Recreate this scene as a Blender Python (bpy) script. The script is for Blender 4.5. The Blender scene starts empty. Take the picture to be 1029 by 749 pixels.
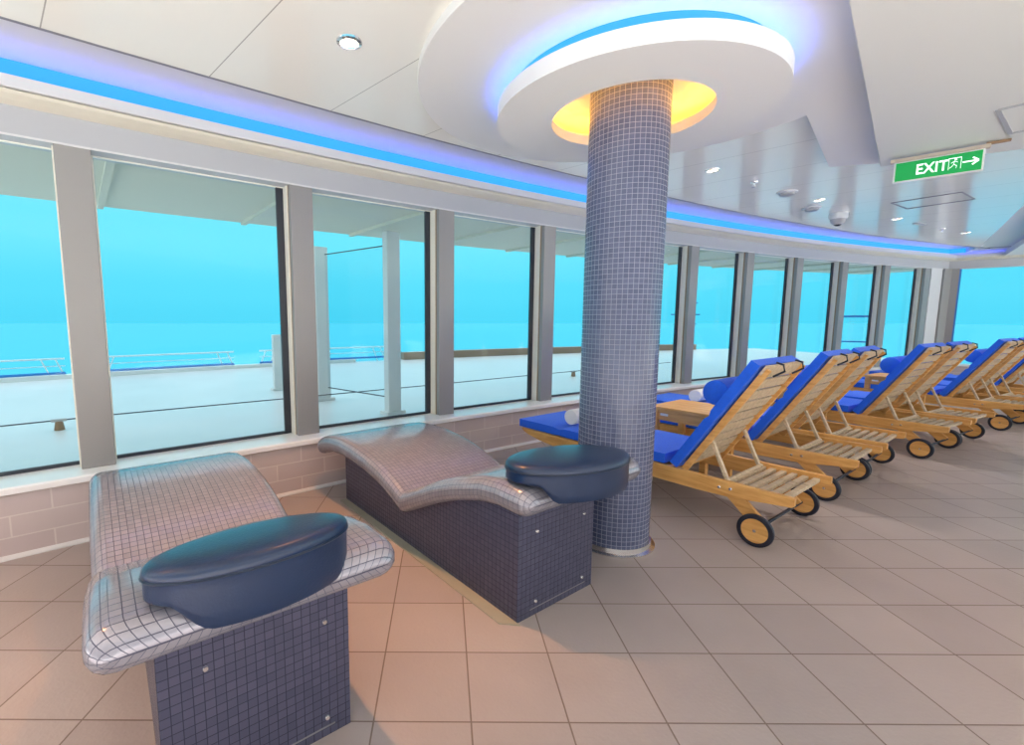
import bpy, bmesh, math, random
from mathutils import Vector, Matrix
random.seed(7)
S = bpy.context.scene
C = S.collection
PI = math.pi
rad = math.radians

# ------------------------------------------------------------------ materials
def lin(r, g, b):
    f = lambda c: (c/255/12.92) if c/255 <= .04045 else ((c/255+.055)/1.055)**2.4
    return (f(r), f(g), f(b), 1)

def newmat(name):
    m = bpy.data.materials.new(name); m.use_nodes = True
    nt = m.node_tree
    return m, nt, nt.nodes['Principled BSDF']

def setp(b, **k):
    for n, v in k.items():
        n = {'base': 'Base Color', 'rough': 'Roughness', 'metal': 'Metallic', 'spec': 'Specular IOR Level',
             'coat': 'Coat Weight', 'coatr': 'Coat Roughness', 'sheen': 'Sheen Weight', 'alpha': 'Alpha',
             'trans': 'Transmission Weight', 'ior': 'IOR', 'em': 'Emission Color', 'ems': 'Emission Strength'}[n]
        b.inputs[n].default_value = v

def plain(name, col, rough=.5, metal=0, noise=0, nscale=20, bump=0, bscale=80, **k):
    m, nt, b = newmat(name)
    setp(b, base=col, rough=rough, metal=metal, **k)
    if noise or bump:
        tc = nt.nodes.new('ShaderNodeTexCoord')
    if noise:
        n = nt.nodes.new('ShaderNodeTexNoise'); n.inputs['Scale'].default_value = nscale; n.inputs['Detail'].default_value = 4
        nt.links.new(tc.outputs['Object'], n.inputs['Vector'])
        mx = nt.nodes.new('ShaderNodeMix'); mx.data_type = 'RGBA'
        mx.inputs['A'].default_value = tuple(c*(1-noise) for c in col[:3])+(1,)
        mx.inputs['B'].default_value = tuple(min(1, c*(1+noise)) for c in col[:3])+(1,)
        nt.links.new(n.outputs['Fac'], mx.inputs['Factor'])
        nt.links.new(mx.outputs['Result'], b.inputs['Base Color'])
    if bump:
        n2 = nt.nodes.new('ShaderNodeTexNoise'); n2.inputs['Scale'].default_value = bscale; n2.inputs['Detail'].default_value = 3
        nt.links.new(tc.outputs['Object'], n2.inputs['Vector'])
        bp = nt.nodes.new('ShaderNodeBump'); bp.inputs['Strength'].default_value = bump; bp.inputs['Distance'].default_value = .01
        nt.links.new(n2.outputs['Fac'], bp.inputs['Height']); nt.links.new(bp.outputs['Normal'], b.inputs['Normal'])
    return m

def emit(name, col, s):
    m, nt, b = newmat(name)
    setp(b, base=(.8, .8, .8, 1), em=col, ems=s)
    return m

def bricks(name, c1, c2, mortar, bw, rh, ms, offset=0.0, coord='UV', loc=(0, 0, 0), rotz=0, rough=.3, mrough=.7,
           bump=.3, bdist=.002, tint=0, tbump=0, tbscale=90, bias=0, **k):
    m, nt, b = newmat(name); N = nt.nodes; L = nt.links
    setp(b, rough=rough, **k)
    tc = N.new('ShaderNodeTexCoord'); mp = N.new('ShaderNodeMapping')
    mp.inputs['Location'].default_value = loc; mp.inputs['Rotation'].default_value = (0, 0, rotz)
    L.new(tc.outputs[coord], mp.inputs['Vector'])
    br = N.new('ShaderNodeTexBrick'); br.offset = offset; br.squash = 1; br.offset_frequency = 2
    for n, v in (('Color1', c1), ('Color2', c2), ('Mortar', mortar), ('Scale', 1), ('Mortar Size', ms), ('Mortar Smooth', .15),
                 ('Bias', bias), ('Brick Width', bw), ('Row Height', rh)):
        br.inputs[n].default_value = v
    L.new(mp.outputs['Vector'], br.inputs['Vector'])
    colout = br.outputs['Color']
    if tint:
        n = N.new('ShaderNodeTexNoise'); n.inputs['Scale'].default_value = 3; n.inputs['Detail'].default_value = 7
        L.new(mp.outputs['Vector'], n.inputs['Vector'])
        hs = N.new('ShaderNodeHueSaturation')
        mr = N.new('ShaderNodeMapRange'); mr.inputs['To Min'].default_value = 1-tint; mr.inputs['To Max'].default_value = 1+tint
        L.new(n.outputs['Fac'], mr.inputs['Value']); L.new(mr.outputs['Result'], hs.inputs['Value'])
        L.new(colout, hs.inputs['Color']); colout = hs.outputs['Color']
    L.new(colout, b.inputs['Base Color'])
    mr2 = N.new('ShaderNodeMapRange'); mr2.inputs['To Min'].default_value = rough; mr2.inputs['To Max'].default_value = mrough
    L.new(br.outputs['Fac'], mr2.inputs['Value']); L.new(mr2.outputs['Result'], b.inputs['Roughness'])
    bp = N.new('ShaderNodeBump'); bp.invert = True; bp.inputs['Strength'].default_value = bump; bp.inputs['Distance'].default_value = bdist
    L.new(br.outputs['Fac'], bp.inputs['Height'])
    nrm = bp.outputs['Normal']
    if tbump:
        n3 = N.new('ShaderNodeTexNoise'); n3.inputs['Scale'].default_value = tbscale; n3.inputs['Detail'].default_value = 4
        L.new(mp.outputs['Vector'], n3.inputs['Vector'])
        b2 = N.new('ShaderNodeBump'); b2.inputs['Strength'].default_value = tbump; b2.inputs['Distance'].default_value = .004
        L.new(n3.outputs['Fac'], b2.inputs['Height']); L.new(nrm, b2.inputs['Normal']); nrm = b2.outputs['Normal']
    L.new(nrm, b.inputs['Normal'])
    return m

def wood(name, c1, c2, rough=.4):
    m, nt, b = newmat(name); N = nt.nodes; L = nt.links
    setp(b, rough=rough)
    tc = N.new('ShaderNodeTexCoord'); mp = N.new('ShaderNodeMapping'); mp.inputs['Scale'].default_value = (3, 26, 26)
    L.new(tc.outputs['Object'], mp.inputs['Vector'])
    n = N.new('ShaderNodeTexNoise'); n.inputs['Scale'].default_value = 1.6; n.inputs['Detail'].default_value = 6; n.inputs['Distortion'].default_value = .6
    L.new(mp.outputs['Vector'], n.inputs['Vector'])
    cr = N.new('ShaderNodeValToRGB'); cr.color_ramp.elements[0].color = c1; cr.color_ramp.elements[0].position = .3
    cr.color_ramp.elements[1].color = c2; cr.color_ramp.elements[1].position = .7
    L.new(n.outputs['Fac'], cr.inputs['Fac']); L.new(cr.outputs['Color'], b.inputs['Base Color'])
    bp = N.new('ShaderNodeBump'); bp.inputs['Strength'].default_value = .08; bp.inputs['Distance'].default_value = .002
    L.new(n.outputs['Fac'], bp.inputs['Height']); L.new(bp.outputs['Normal'], b.inputs['Normal'])
    return m

M = {}
M['white'] = plain('white paint', (.72, .72, .73, 1), .45)
M['matte'] = plain('matte ceiling plaster', (.80, .80, .78, 1), .6)
M['cream'] = plain('cream paint', (.78, .74, .62, 1), .4)
M['fascia'] = plain('grey white fascia paint', (.50, .51, .54, 1), .4)
M['post'] = plain('warm grey aluminium', (.33, .32, .31, 1), .4, .25)
M['frame'] = plain('cream window frame', (.92, .90, .80, 1), .35)
M['gasket'] = plain('black gasket', (.03, .035, .05, 1), .4)
M['sill'] = plain('white gloss sill', (.95, .95, .95, 1), .3, coat=.3)
M['trimgrey'] = plain('grey trim', (.22, .21, .23, 1), .5)  # even grey for the ceiling edge strip, hatch outline and panel joint
M['steel'] = plain('brushed steel', (.75, .74, .73, 1), .22, 1)
M['chrome'] = plain('chrome', (.85, .85, .86, 1), .08, 1)
M['rubber'] = plain('black rubber', (.012, .014, .03, 1), .5)
M['blue'] = plain('royal blue canvas', lin(18, 100, 240), .75, noise=.12, nscale=60, bump=.25, bscale=300, sheen=.15)
M['navy'] = plain('navy leather', (.004, .022, .072, 1), .36, bump=.10, bscale=160, coat=.35, coatr=.2, spec=.4); M['navy'].node_tree.nodes['Principled BSDF'].inputs['Coat IOR'].default_value = 1.6
M['piping'] = plain('dark navy piping', (.006, .018, .045, 1), .35)
M['towel'] = plain('white terry towel', (.93, .93, .92, 1), .9, bump=.8, bscale=220, sheen=.4)
M['teak'] = wood('teak wood', lin(206, 146, 76), lin(236, 184, 112))
M['teakpale'] = wood('weathered pale teak', lin(184, 160, 128), lin(216, 196, 168), .5)
M['teakdark'] = wood('shaded brown teak', lin(150, 92, 46), lin(190, 124, 66), .45)
M['plastic'] = plain('white plastic', (.78, .78, .77, 1), .35)
M['greyplastic'] = plain('grey plastic', (.45, .45, .46, 1), .4)
M['smoke'] = plain('dark dome glass', (.02, .02, .03, 1), .08)
M['green'] = emit('lit green sign', lin(0, 150, 70), .55); M['green'].node_tree.nodes['Principled BSDF'].inputs['Base Color'].default_value = lin(0, 130, 60)
M['signwhite'] = emit('lit white lettering', (.8, .95, .9, 1), .9)
M['ledblue'] = emit('blue led strip', (.12, .16, 1, 1), 1)
M['lamp'] = emit('warm lamp', (1, .80, .55, 1), 9)
M['border'] = plain('grey green border strip', lin(158, 156, 142), .5, noise=.12, nscale=8, bump=.2)
M['overhang'] = plain('outside overhang paint', (.66, .66, .56, 1), .6)
M['deckpost'] = plain('outside white painted steel', (.74, .76, .76, 1), .4)
M['deckrail'] = plain('white handrail paint', (.75, .85, .9, 1), .4)
M['bluerail'] = plain('blue painted rail', (.03, .22, .65, 1), .4)
M['woodrail'] = plain('outside teak caprail', lin(150, 125, 105), .6)
M['cable'] = plain('dark cable', (.05, .06, .08, 1), .5)
M['copper'] = plain('worn brown metal', lin(150, 120, 90), .5)

# mosaics (uv in metres, 25 mm tiles)
M['mos_ped'] = bricks('slate blue mosaic', lin(68, 70, 92), lin(80, 80, 102), lin(40, 40, 62), .025, .025, .0013,
                      rough=.3, bump=.5, bdist=.002, spec=.5)
M['mos_slab'] = bricks('pearl grey mosaic', lin(150, 149, 160), lin(160, 158, 168), lin(74, 74, 94), .025, .025, .0012,
                       rough=.18, bump=.6, bdist=.002, spec=.9, metal=.3)
M['mos_col'] = bricks('blue grey column mosaic', lin(76, 84, 114), lin(90, 98, 128), lin(160, 164, 180), .025, .025, .0011,
                      rough=.25, bump=.4, bdist=.0015, spec=.5)
M['brick'] = bricks('wall tiles', lin(200, 185, 184), lin(206, 192, 190), lin(220, 210, 205), .34, .112, .004, offset=.5,
                    rough=.35, mrough=.6, bump=.3, bdist=.002, tint=.05, loc=(.12, -.001, 0))
th = rad(.38)
# tile frame = Rot(+.38 deg) of world, one joint crossing at (-.2145, 1.298)
M['floor'] = bricks('textured floor tiles', lin(164, 153, 150), lin(173, 162, 158), lin(122, 108, 100), .2*1.5, .3, .0028,
                    coord='Object', loc=(.2145+.3, -1.298+.3, 0), rotz=th, rough=.42, mrough=.7, bump=.5, bdist=.003, tint=.10,
                    tbump=.35, tbscale=70, spec=.4)

# shiny metal ceiling with radial seams
def ceilmat():
    m, nt, b = newmat('glossy ceiling panels'); N = nt.nodes; L = nt.links
    setp(b, rough=.2, spec=.6, coat=.35, coatr=.08)
    tc = N.new('ShaderNodeTexCoord'); sp = N.new('ShaderNodeSeparateXYZ'); L.new(tc.outputs['Object'], sp.inputs[0])
    ax = N.new('ShaderNodeMath'); ax.operation = 'MULTIPLY'; L.new(sp.outputs['X'], ax.inputs[0]); ax.inputs[1].default_value = .713/.638
    ml = N.new('ShaderNodeMath'); ml.operation = 'MULTIPLY_ADD'; L.new(sp.outputs['Y'], ml.inputs[0]); ml.inputs[1].default_value = .701/.638
    L.new(ax.outputs[0], ml.inputs[2])
    sh = N.new('ShaderNodeMath'); sh.operation = 'SUBTRACT'; L.new(ml.outputs[0], sh.inputs[0]); sh.inputs[1].default_value = .913/.638-.004-10; ml = sh
    fr = N.new('ShaderNodeMath'); fr.operation = 'FRACT'; L.new(ml.outputs[0], fr.inputs[0])
    lt = N.new('ShaderNodeMath'); lt.operation = 'LESS_THAN'; L.new(fr.outputs[0], lt.inputs[0]); lt.inputs[1].default_value = .008
    mx = N.new('ShaderNodeMix'); mx.data_type = 'RGBA'
    mx.inputs['A'].default_value = (.90, .885, .82, 1); mx.inputs['B'].default_value = (.45, .44, .40, 1)
    L.new(lt.outputs[0], mx.inputs['Factor']); L.new(mx.outputs['Result'], b.inputs['Base Color'])
    return m

# ------------------------------------------------------------------ helpers
def mesh(name, verts, faces, mat, parent=None, uvs=None, smooth=False):
    me = bpy.data.meshes.new(name); me.from_pydata([tuple(v) for v in verts], [], faces); me.materials.append(mat)
    if uvs:
        ul = me.uv_layers.new(name='UVMap')
        i = 0
        for fi, f in enumerate(faces):
            for j in range(len(f)):
                ul.data[i].uv = uvs[fi][j]; i += 1
    me.update()
    if smooth:
        for p in me.polygons: p.use_smooth = True
    o = bpy.data.objects.new(name, me); C.objects.link(o)
    if parent: o.parent = parent
    return o

class B:
    """collects simple solids; build() links them as one mesh object"""
    def __init__(s): s.v = []; s.f = []; s.sm = []
    def add(s, vs, fs, smooth=False):
        n = len(s.v); s.v += [Vector(p) for p in vs]; s.f += [tuple(i+n for i in f) for f in fs]; s.sm += [smooth]*len(fs); return s
    def box(s, c, size, rot=None):
        hx, hy, hz = (x/2 for x in size); c = Vector(c)
        P = [Vector((x, y, z)) for x in (-hx, hx) for y in (-hy, hy) for z in (-hz, hz)]
        if rot is not None: P = [rot @ p for p in P]
        return s.add([c+p for p in P], [(0, 1, 3, 2), (4, 6, 7, 5), (0, 4, 5, 1), (2, 3, 7, 6), (0, 2, 6, 4), (1, 5, 7, 3)])
    def prism(s, pts, ax, a, b):
        """polygon pts (2D) extruded along axis ax ('y' or 'z') from a to b"""
        n = len(pts)
        mk = (lambda p, t: (p[0], t, p[1])) if ax == 'y' else (lambda p, t: (p[0], p[1], t)) if ax == 'z' else (lambda p, t: (t, p[0], p[1]))
        vs = [mk(p, a) for p in pts]+[mk(p, b) for p in pts]
        return s.add(vs, [tuple(range(n)), tuple(range(2*n-1, n-1, -1))]+[(i, (i+1) % n+0, (i+1) % n+n, i+n) for i in range(n)])
    def bar(s, p, q, w, h, up=(0, 0, 1)):
        p = Vector(p); q = Vector(q); d = (q-p).normalized(); r = d.cross(Vector(up)).normalized(); u = r.cross(d)
        vs = [e+r*x*w/2+u*y*h/2 for e in (p, q) for x, y in ((-1, -1), (1, -1), (1, 1), (-1, 1))]
        return s.add(vs, [(0, 1, 2, 3), (7, 6, 5, 4)]+[(i, i+4, (i+1) % 4+4, (i+1) % 4) for i in range(4)])
    def tube(s, pts, r, n=12, cap=True):
        pts = [Vector(p) for p in pts]; rings = []
        for i, p in enumerate(pts):
            d = ((pts[min(i+1, len(pts)-1)]-pts[max(i-1, 0)])).normalized()
            up = Vector((0, 0, 1)) if abs(d.z) < .95 else Vector((1, 0, 0))
            a = d.cross(up).normalized(); b = a.cross(d)
            rr = r[i] if isinstance(r, (list, tuple)) else r
            rings.append([p+a*math.cos(2*PI*k/n)*rr+b*math.sin(2*PI*k/n)*rr for k in range(n)])
        vs = [v for R in rings for v in R]; fs = []
        for i in range(len(pts)-1):
            fs += [(i*n+k, i*n+(k+1) % n, (i+1)*n+(k+1) % n, (i+1)*n+k) for k in range(n)]
        s.add(vs, fs, True)
        if cap: s.add(rings[0], [tuple(range(n))][:1]); s.add(rings[-1], [tuple(range(n-1, -1, -1))])
        return s
    def lathe(s, prof, c=(0, 0, 0), n=48, axis='z', smooth=True, closed=False):
        c = Vector(c); vs = []; fs = []
        for r, h in prof:
            for k in range(n):
                a = 2*PI*k/n; x, y = r*math.cos(a), r*math.sin(a)
                vs.append(c+(Vector((x, y, h)) if axis == 'z' else Vector((x, h, y))))
        m = len(prof)
        for i in range(m if closed else m-1):
            j = (i+1) % m
            fs += [(i*n+k, i*n+(k+1) % n, j*n+(k+1) % n, j*n+k) for k in range(n)]
        return s.add(vs, fs, smooth)
    def build(s, name, mat, parent=None, bevel=0, seg=2, flip=False):
        o = mesh(name, s.v, s.f, mat, parent)
        bm = bmesh.new(); bm.from_mesh(o.data)
        bmesh.ops.remove_doubles(bm, verts=bm.verts, dist=1e-6)
        bmesh.ops.recalc_face_normals(bm, faces=bm.faces)
        bm.to_mesh(o.data); bm.free()
        for p in o.data.polygons: p.use_smooth = any(s.sm)
        if any(s.sm):
            try: o.data.set_sharp_from_angle(angle=rad(40))
            except Exception: pass
        if bevel:
            md = o.modifiers.new('bevel', 'BEVEL'); md.width = bevel; md.segments = seg; md.limit_method = 'ANGLE'; md.angle_limit = rad(40)
        return o

def empty(name, loc=(0, 0, 0), rz=0):
    o = bpy.data.objects.new(name, None); C.objects.link(o); o.location = loc; o.rotation_euler = (0, 0, rz); return o
def tag(o, label, cat, group=None):
    o['label'] = label; o['category'] = cat
    if group: o['group'] = group
    return o
def struct(o): o['kind'] = 'structure'; return o
def kids(o): return [c for c in bpy.data.objects if c.parent == o]
def dup(root, loc, rz, label, group=None):
    def cp(o, par):
        c = o.copy(); C.objects.link(c)
        if par: c.parent = par
        for k in kids_map.get(o.name, []): cp(k, c)
        return c
    kids_map = {}
    for o in bpy.data.objects:
        if o.parent: kids_map.setdefault(o.parent.name, []).append(o)
    r = cp(root, None); r.location = loc; r.rotation_euler = (0, 0, rz); r['label'] = label
    if group: r['group'] = group
    return r

# ------------------------------------------------------------------ camera
cam = bpy.data.cameras.new('camera'); co = bpy.data.objects.new('camera', cam); C.objects.link(co)
HC = 4.105*.3
co.location = (0, 0, HC); co.rotation_euler = (rad(90-6.54), 0, 0)
cam.sensor_width = 36; cam.lens = 36*468/1029; cam.shift_x = (514.5-442.7)/1029; cam.shift_y = -.0008
cam.clip_end = 3000; cam.clip_start = .02
S.camera = co

# ------------------------------------------------------------------ window arc
N0 = -3; N1 = 10
SP = 1.252; H0 = .6446; DH = .0307
pos = {0: (-1.904, 2.655)}
x, y = pos[0]
for k in range(0, N1):
    h = H0-DH*k; x += SP*math.cos(h); y += SP*math.sin(h); pos[k+1] = (x, y)
x, y = pos[0]
for k in range(-1, N0-1, -1):
    h = H0-DH*k; x -= SP*math.cos(h); y -= SP*math.sin(h); pos[k] = (x, y)
RAD = SP/DH
hm = H0+DH/2   # tangent at post 0
CEN = (pos[0][0]+RAD*math.sin(hm), pos[0][1]-RAD*math.cos(hm))
A0 = math.atan2(pos[0][1]-CEN[1], pos[0][0]-CEN[0])
def arc(k, d=0, z=0):
    """point at (fractional) post k, d metres into the room"""
    a = A0-DH*k
    return Vector((CEN[0]+(RAD-d)*math.cos(a), CEN[1]+(RAD-d)*math.sin(a), z))
# seam through (-1.107, 2.428)
a_s = math.atan2(2.428-CEN[1], -1.107-CEN[0])
SEAM = -(a_s*(RAD-.6)/.63) % 1 + .001
M['ceil'] = ceilmat()

KE = 10.45     # where the arc ends at the corner
CO = arc(KE, 0)                                   # the corner of the two window walls
D2 = Vector((math.cos(rad(-41)), math.sin(rad(-41)), 0))   # heading of the far short wall
N2 = Vector((-D2.y, D2.x, 0)) * -1                # into the room
def path(d, z, k0=N0, k1=KE, step=.25, tail=6.0):
    """polyline along the arc and then along the far wall, d metres into the room"""
    pts = []; n = int(round((k1-k0)/step))
    for i in range(n): pts.append(arc(k0+i*step, d, z))
    # mitre at the corner
    tA = (arc(KE, 0)-arc(KE-.05, 0)).normalized(); nA = Vector((tA.y, -tA.x, 0))
    bis = (nA+N2).normalized(); pts.append(Vector((CO.x, CO.y, z))+bis*d/max(.2, bis.dot(nA)))
    if tail: pts.append(Vector((CO.x, CO.y, z))+D2*tail+N2*d)
    return pts
def sweep(name, prof, mat, parent=None, uv=False, tail=6.0, k0=N0, smooth=False, closed=True):
    rows = [path(d, z, tail=tail, k0=k0) for d, z in prof]
    n = len(rows[0]); m = len(rows); vs = [p for r in rows for p in r]; fs = []; uvs = []
    L = [0]
    for i in range(1, n): L.append(L[-1]+(rows[0][i]-rows[0][i-1]).length)
    P = [0]
    for j in range(1, m+1): P.append(P[-1]+math.dist(prof[j % m], prof[j-1]))
    for j in range(m if closed else m-1):
        k = (j+1) % m
        for i in range(n-1):
            fs.append((j*n+i, k*n+i, k*n+i+1, j*n+i+1)); uvs.append(((L[i], P[j]), (L[i], P[j+1]), (L[i+1], P[j+1]), (L[i+1], P[j])))
    if closed:
        fs.append(tuple(j*n for j in range(m))); uvs.append([(0, 0)]*m)
        fs.append(tuple(j*n+n-1 for j in range(m-1, -1, -1))); uvs.append([(0, 0)]*m)
    o = mesh(name, vs, fs, mat, parent, uvs if uv else None)
    if not uv:
        bm = bmesh.new(); bm.from_mesh(o.data); bmesh.ops.recalc_face_normals(bm, faces=bm.faces); bm.to_mesh(o.data); bm.free()
    return o

ZH = 2.148; ZS = .38
# low tiled wall, baseboard, sill
struct(sweep('wall_left', [(.11, 0), (.11, .34), (-.2, .34), (-.2, 0)], M['brick'], uv=True))
struct(sweep('baseboard_left', [(.11, 0), (.128, 0), (.128, .008), (.116, .022), (.11, .022)], M['white']))
struct(sweep('trim_1', [(-.2, .34), (.125, .34), (.135, .345), (.135, ZS-.008), (.127, ZS), (-.2, ZS)], M['sill']))
# head: fascia, cream moulding, lip, cove
struct(sweep('trim_2', [(-.2, ZH), (0, ZH), (0, 2.29), (-.2, 2.29)], M['fascia']))
struct(sweep('trim_3', [(-.2, 2.2905), (.004, 2.2905), (.055, 2.300), (.10, 2.314), (.115, 2.327), (.10, 2.335), (-.2, 2.335)], M['cream']))
struct(sweep('trim_4', [(-.2, 2.336), (.118, 2.336), (.122, 2.34), (.122, 2.392), (.112, 2.396), (.104, 2.392), (.104, 2.352),
                        (-.03, 2.352), (-.03, 2.52), (.72, 2.52), (.72, 2.60), (-.2, 2.60)], M['white']))
struct(sweep('trim_5', [(.565, 2.436), (.605, 2.430), (.605, 2.52), (.565, 2.52)], M['trimgrey']))
struct(sweep('trim_6', [(0, ZH-.006), (.006, ZH-.006), (.006, ZH+.004), (0, ZH+.004)], M['white']))
# LED light on the cove's back wall, put into an emissive strip
M['diffuser'] = emit('blue LED wash glow', (.02, .34, .85, 1), 1.0); M['diffuser'].node_tree.nodes['Principled BSDF'].inputs['Base Color'].default_value = (.02, .05, .12, 1)  # emission stands in for LED light falling on plaster
o = sweep('wall_glow_band', [(-.03, 2.44), (-.022, 2.44), (-.022, 2.516), (-.03, 2.516)], M['diffuser'])
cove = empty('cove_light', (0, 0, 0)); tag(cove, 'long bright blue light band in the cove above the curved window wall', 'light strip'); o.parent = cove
# led tubes laid in the trough
led = sweep('led_strip', [(.055, 2.356), (.075, 2.356), (.075, 2.366), (.055, 2.366)], M['ledblue'])
led.parent = cove; led.name = 'led_strip'

# mullions and glazing
glass, gnt, gb = newmat('window glass')
for nd in list(gnt.nodes):
    if nd.type != 'OUTPUT_MATERIAL': gnt.nodes.remove(nd)
tr = gnt.nodes.new('ShaderNodeBsdfTransparent'); tr.inputs['Color'].default_value = (.93, .97, .98, 1)
gl = gnt.nodes.new('ShaderNodeBsdfGlossy'); gl.inputs['Roughness'].default_value = .02; gl.inputs['Color'].default_value = (.9, .95, 1, 1)
lw = gnt.nodes.new('ShaderNodeLayerWeight'); lw.inputs['Blend'].default_value = .5
pw_ = gnt.nodes.new('ShaderNodeMath'); pw_.operation = 'POWER'; pw_.inputs[1].default_value = 5; gnt.links.new(lw.outputs['Facing'], pw_.inputs[0])
fz = gnt.nodes.new('ShaderNodeMath'); fz.operation = 'MULTIPLY_ADD'; fz.inputs[1].default_value = .5; fz.inputs[2].default_value = .006; gnt.links.new(pw_.outputs[0], fz.inputs[0])
mxs = gnt.nodes.new('ShaderNodeMixShader')
gnt.links.new(fz.outputs[0], mxs.inputs[0]); gnt.links.new(tr.outputs[0], mxs.inputs[1]); gnt.links.new(gl.outputs[0], mxs.inputs[2])
gnt.links.new(mxs.outputs[0], gnt.nodes['Material Output'].inputs['Surface'])
M['glass'] = glass

PW = .160
def post(k, ti):
    P = arc(k); t = (arc(k+.05)-arc(k-.05)).normalized(); n = Vector((t.y, -t.x, 0))
    e = empty('trim_%d' % ti, (P.x, P.y, ZS), math.atan2(t.y, t.x)); struct(e)
    # local x along the wall (right end at 0), local y = outward
    h = ZH-ZS
    B().box((-PW/2, .022, h/2), (PW, .044, h)).build('mullion', M['post'], e, .004)
    B().box((-PW/2-.004, .052, h/2), (PW-.012, .016, h)).build('groove', M['copper'], e)
    B().box((-PW/2-.006, .105, h/2), (PW+.004, .09, h)).build('frame', M['frame'], e, .002)
    return e
ti = 7
for k in range(-2, 11):
    post(k, ti); ti += 1
wi = 1
for k in range(-3, 10):
    # pane between post k and post k+1
    a = arc(k, -.145); b = arc(k+1, -.145); t = (b-a).normalized()
    e = empty('window_%d' % wi, (a.x, a.y, ZS), math.atan2(t.y, t.x)); struct(e); wi += 1
    W = (b-a).length; h = ZH-ZS
    B().box((( W-PW)/2, 0, h/2), (W-PW, .008, h)).build('pane', M['glass'], e)
    gk = B().box((W/2-PW/2, -.006, .010), (W-PW, .02, .02))
    if k >= 0: gk.box((W-PW-.030, -.006, h/2), (.052, .02, h))
    gk.build('gasket', M['gasket'], e)
    B().box((.006, -.008, h/2), (.012, .02, h)).box(((W-PW)/2, -.01, h-.003), (W-PW, .02, .006)).build('frame', M['frame'], e)
# white pilaster and corner column
e = struct(empty('trim_%d' % ti, tuple(CO))); ti += 1
pa = arc(10.02); pb = arc(10.30)
t = (pb-pa).normalized(); n = Vector((t.y, -t.x, 0))
B().prism([tuple((pa-CO)[:2]), tuple((pb-CO)[:2]), tuple((pb-n*.14-CO)[:2]), tuple((pa-n*.14-CO)[:2])], 'z', ZS, ZH).build('pilaster', M['white'], e)
c0 = arc(10.30)-CO; c1 = Vector((0, 0, 0))+n*.02; c2 = D2*.14+N2*.03
B().prism([tuple(c0[:2]), tuple((c0+n*.03)[:2]), tuple((c1+n*.03)[:2]), tuple((c2)[:2]), tuple((D2*.14-N2*.14)[:2]), tuple((c0-n*.14)[:2])], 'z', ZS, ZH).build('corner_post', M['post'], e)
# far short window wall
e = struct(empty('window_%d' % wi, (CO.x, CO.y, ZS), math.atan2(D2.y, D2.x))); wi += 1
h = ZH-ZS
for i in range(4):
    x0 = .14+i*1.42
    B().box((x0+.63, -.0+.12, h/2), (1.26, .008, h)).build('pane', M['glass'], e)
    B().box((x0+.02, .115, h/2), (.04, .02, h)).build('gasket', M['bluerail'], e)
    B().box((x0+1.26+.08, .06, h/2), (.16, .13, h)).build('mullion', M['post'], e)

# ------------------------------------------------------------------ ceiling
ZC = 2.43
poly = [tuple(p[:2]) for p in path(.60, 0, tail=0)][:-1]
bx = arc(KE, .60)
poly = [p for p in poly if p[0] < 8.75]
poly += [(9.15, 8.09), (6.2, 5.12), (2.5, 1.4), (0.0, -1.1), (-3.6, -1.1)]
struct(B().prism(poly, 'z', ZC, ZC+.02).build('ceiling', M['ceil']))
# ceiling above everything (slab that closes the room)
struct(B().prism([(-7, -1.6), (-7, 1), (-3.6, 3.2), (9, 11), (14.5, 9), (11.8, 5.2), (9.5, 1.5), (9.5, -1.6)], 'z', 2.61, 2.66).build('ceiling', M['matte']))

# platform: circle round the column plus the strip that leads to the far end
CX, CY = .96, 2.50
pts = []
rp = 1.135; cx_, cy_ = CX+.06, CY+.0
a0 = 17; a1 = 253
for i in range(97):
    a = rad(a0+(a1-a0)*i/96); pts.append((cx_+rp*math.cos(a), cy_+rp*math.sin(a)))
pts += [(.3, .8), (1.0, .3), (3.55, 3.45), (3.36, 3.66), (2.993, 3.746)]
struct(B().prism(pts, 'z', 2.39, 2.432).build('trim_%d' % ti, M['matte'], None, .004)); ti += 1
# bulkhead panel on the right
bp = [(-.2, .14), (3.216, 3.552), (3.80, 3.19), (7.4, 1.0), (7.4, -1.5), (-1.84, -1.5)]
struct(B().prism(bp, 'z', 2.33, 2.60).build('trim_%d' % ti, plain('bulkhead paint', (.74, .75, .71, 1), .55), None, .004)); ti += 1
# far right soffit beyond the field, with its own cove edge
sp = [(10.05, 8.50), (8.69, 7.12), (5.2, 3.65), (7.5, 1.4), (9.5, 1.6), (12.6, 6.3)]
struct(B().prism(sp, 'z', 2.33, 2.42).build('trim_%d' % ti, M['white'], None, .003)); ti += 1
ps = [Vector((8.69-3.3, 7.12-3.3, 2.40)), Vector((8.69, 7.12, 2.40)), Vector((10.02, 8.46, 2.40))]
off = Vector((.08, -.08, .03))
o = B().tube([p+off for p in ps], .008, 6).build('led_strip', M['ledblue'])
tag(o, 'short blue light strip at the far right edge of the ceiling', 'light strip')
struct(B().prism([(9.15, 8.09), (5.5, 4.44), (5.9, 4.05), (10.3, 8.4), (9.85, 9.0)], 'z', 2.438, 2.60).build('trim_%d' % ti, M['white'])); ti += 1

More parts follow.
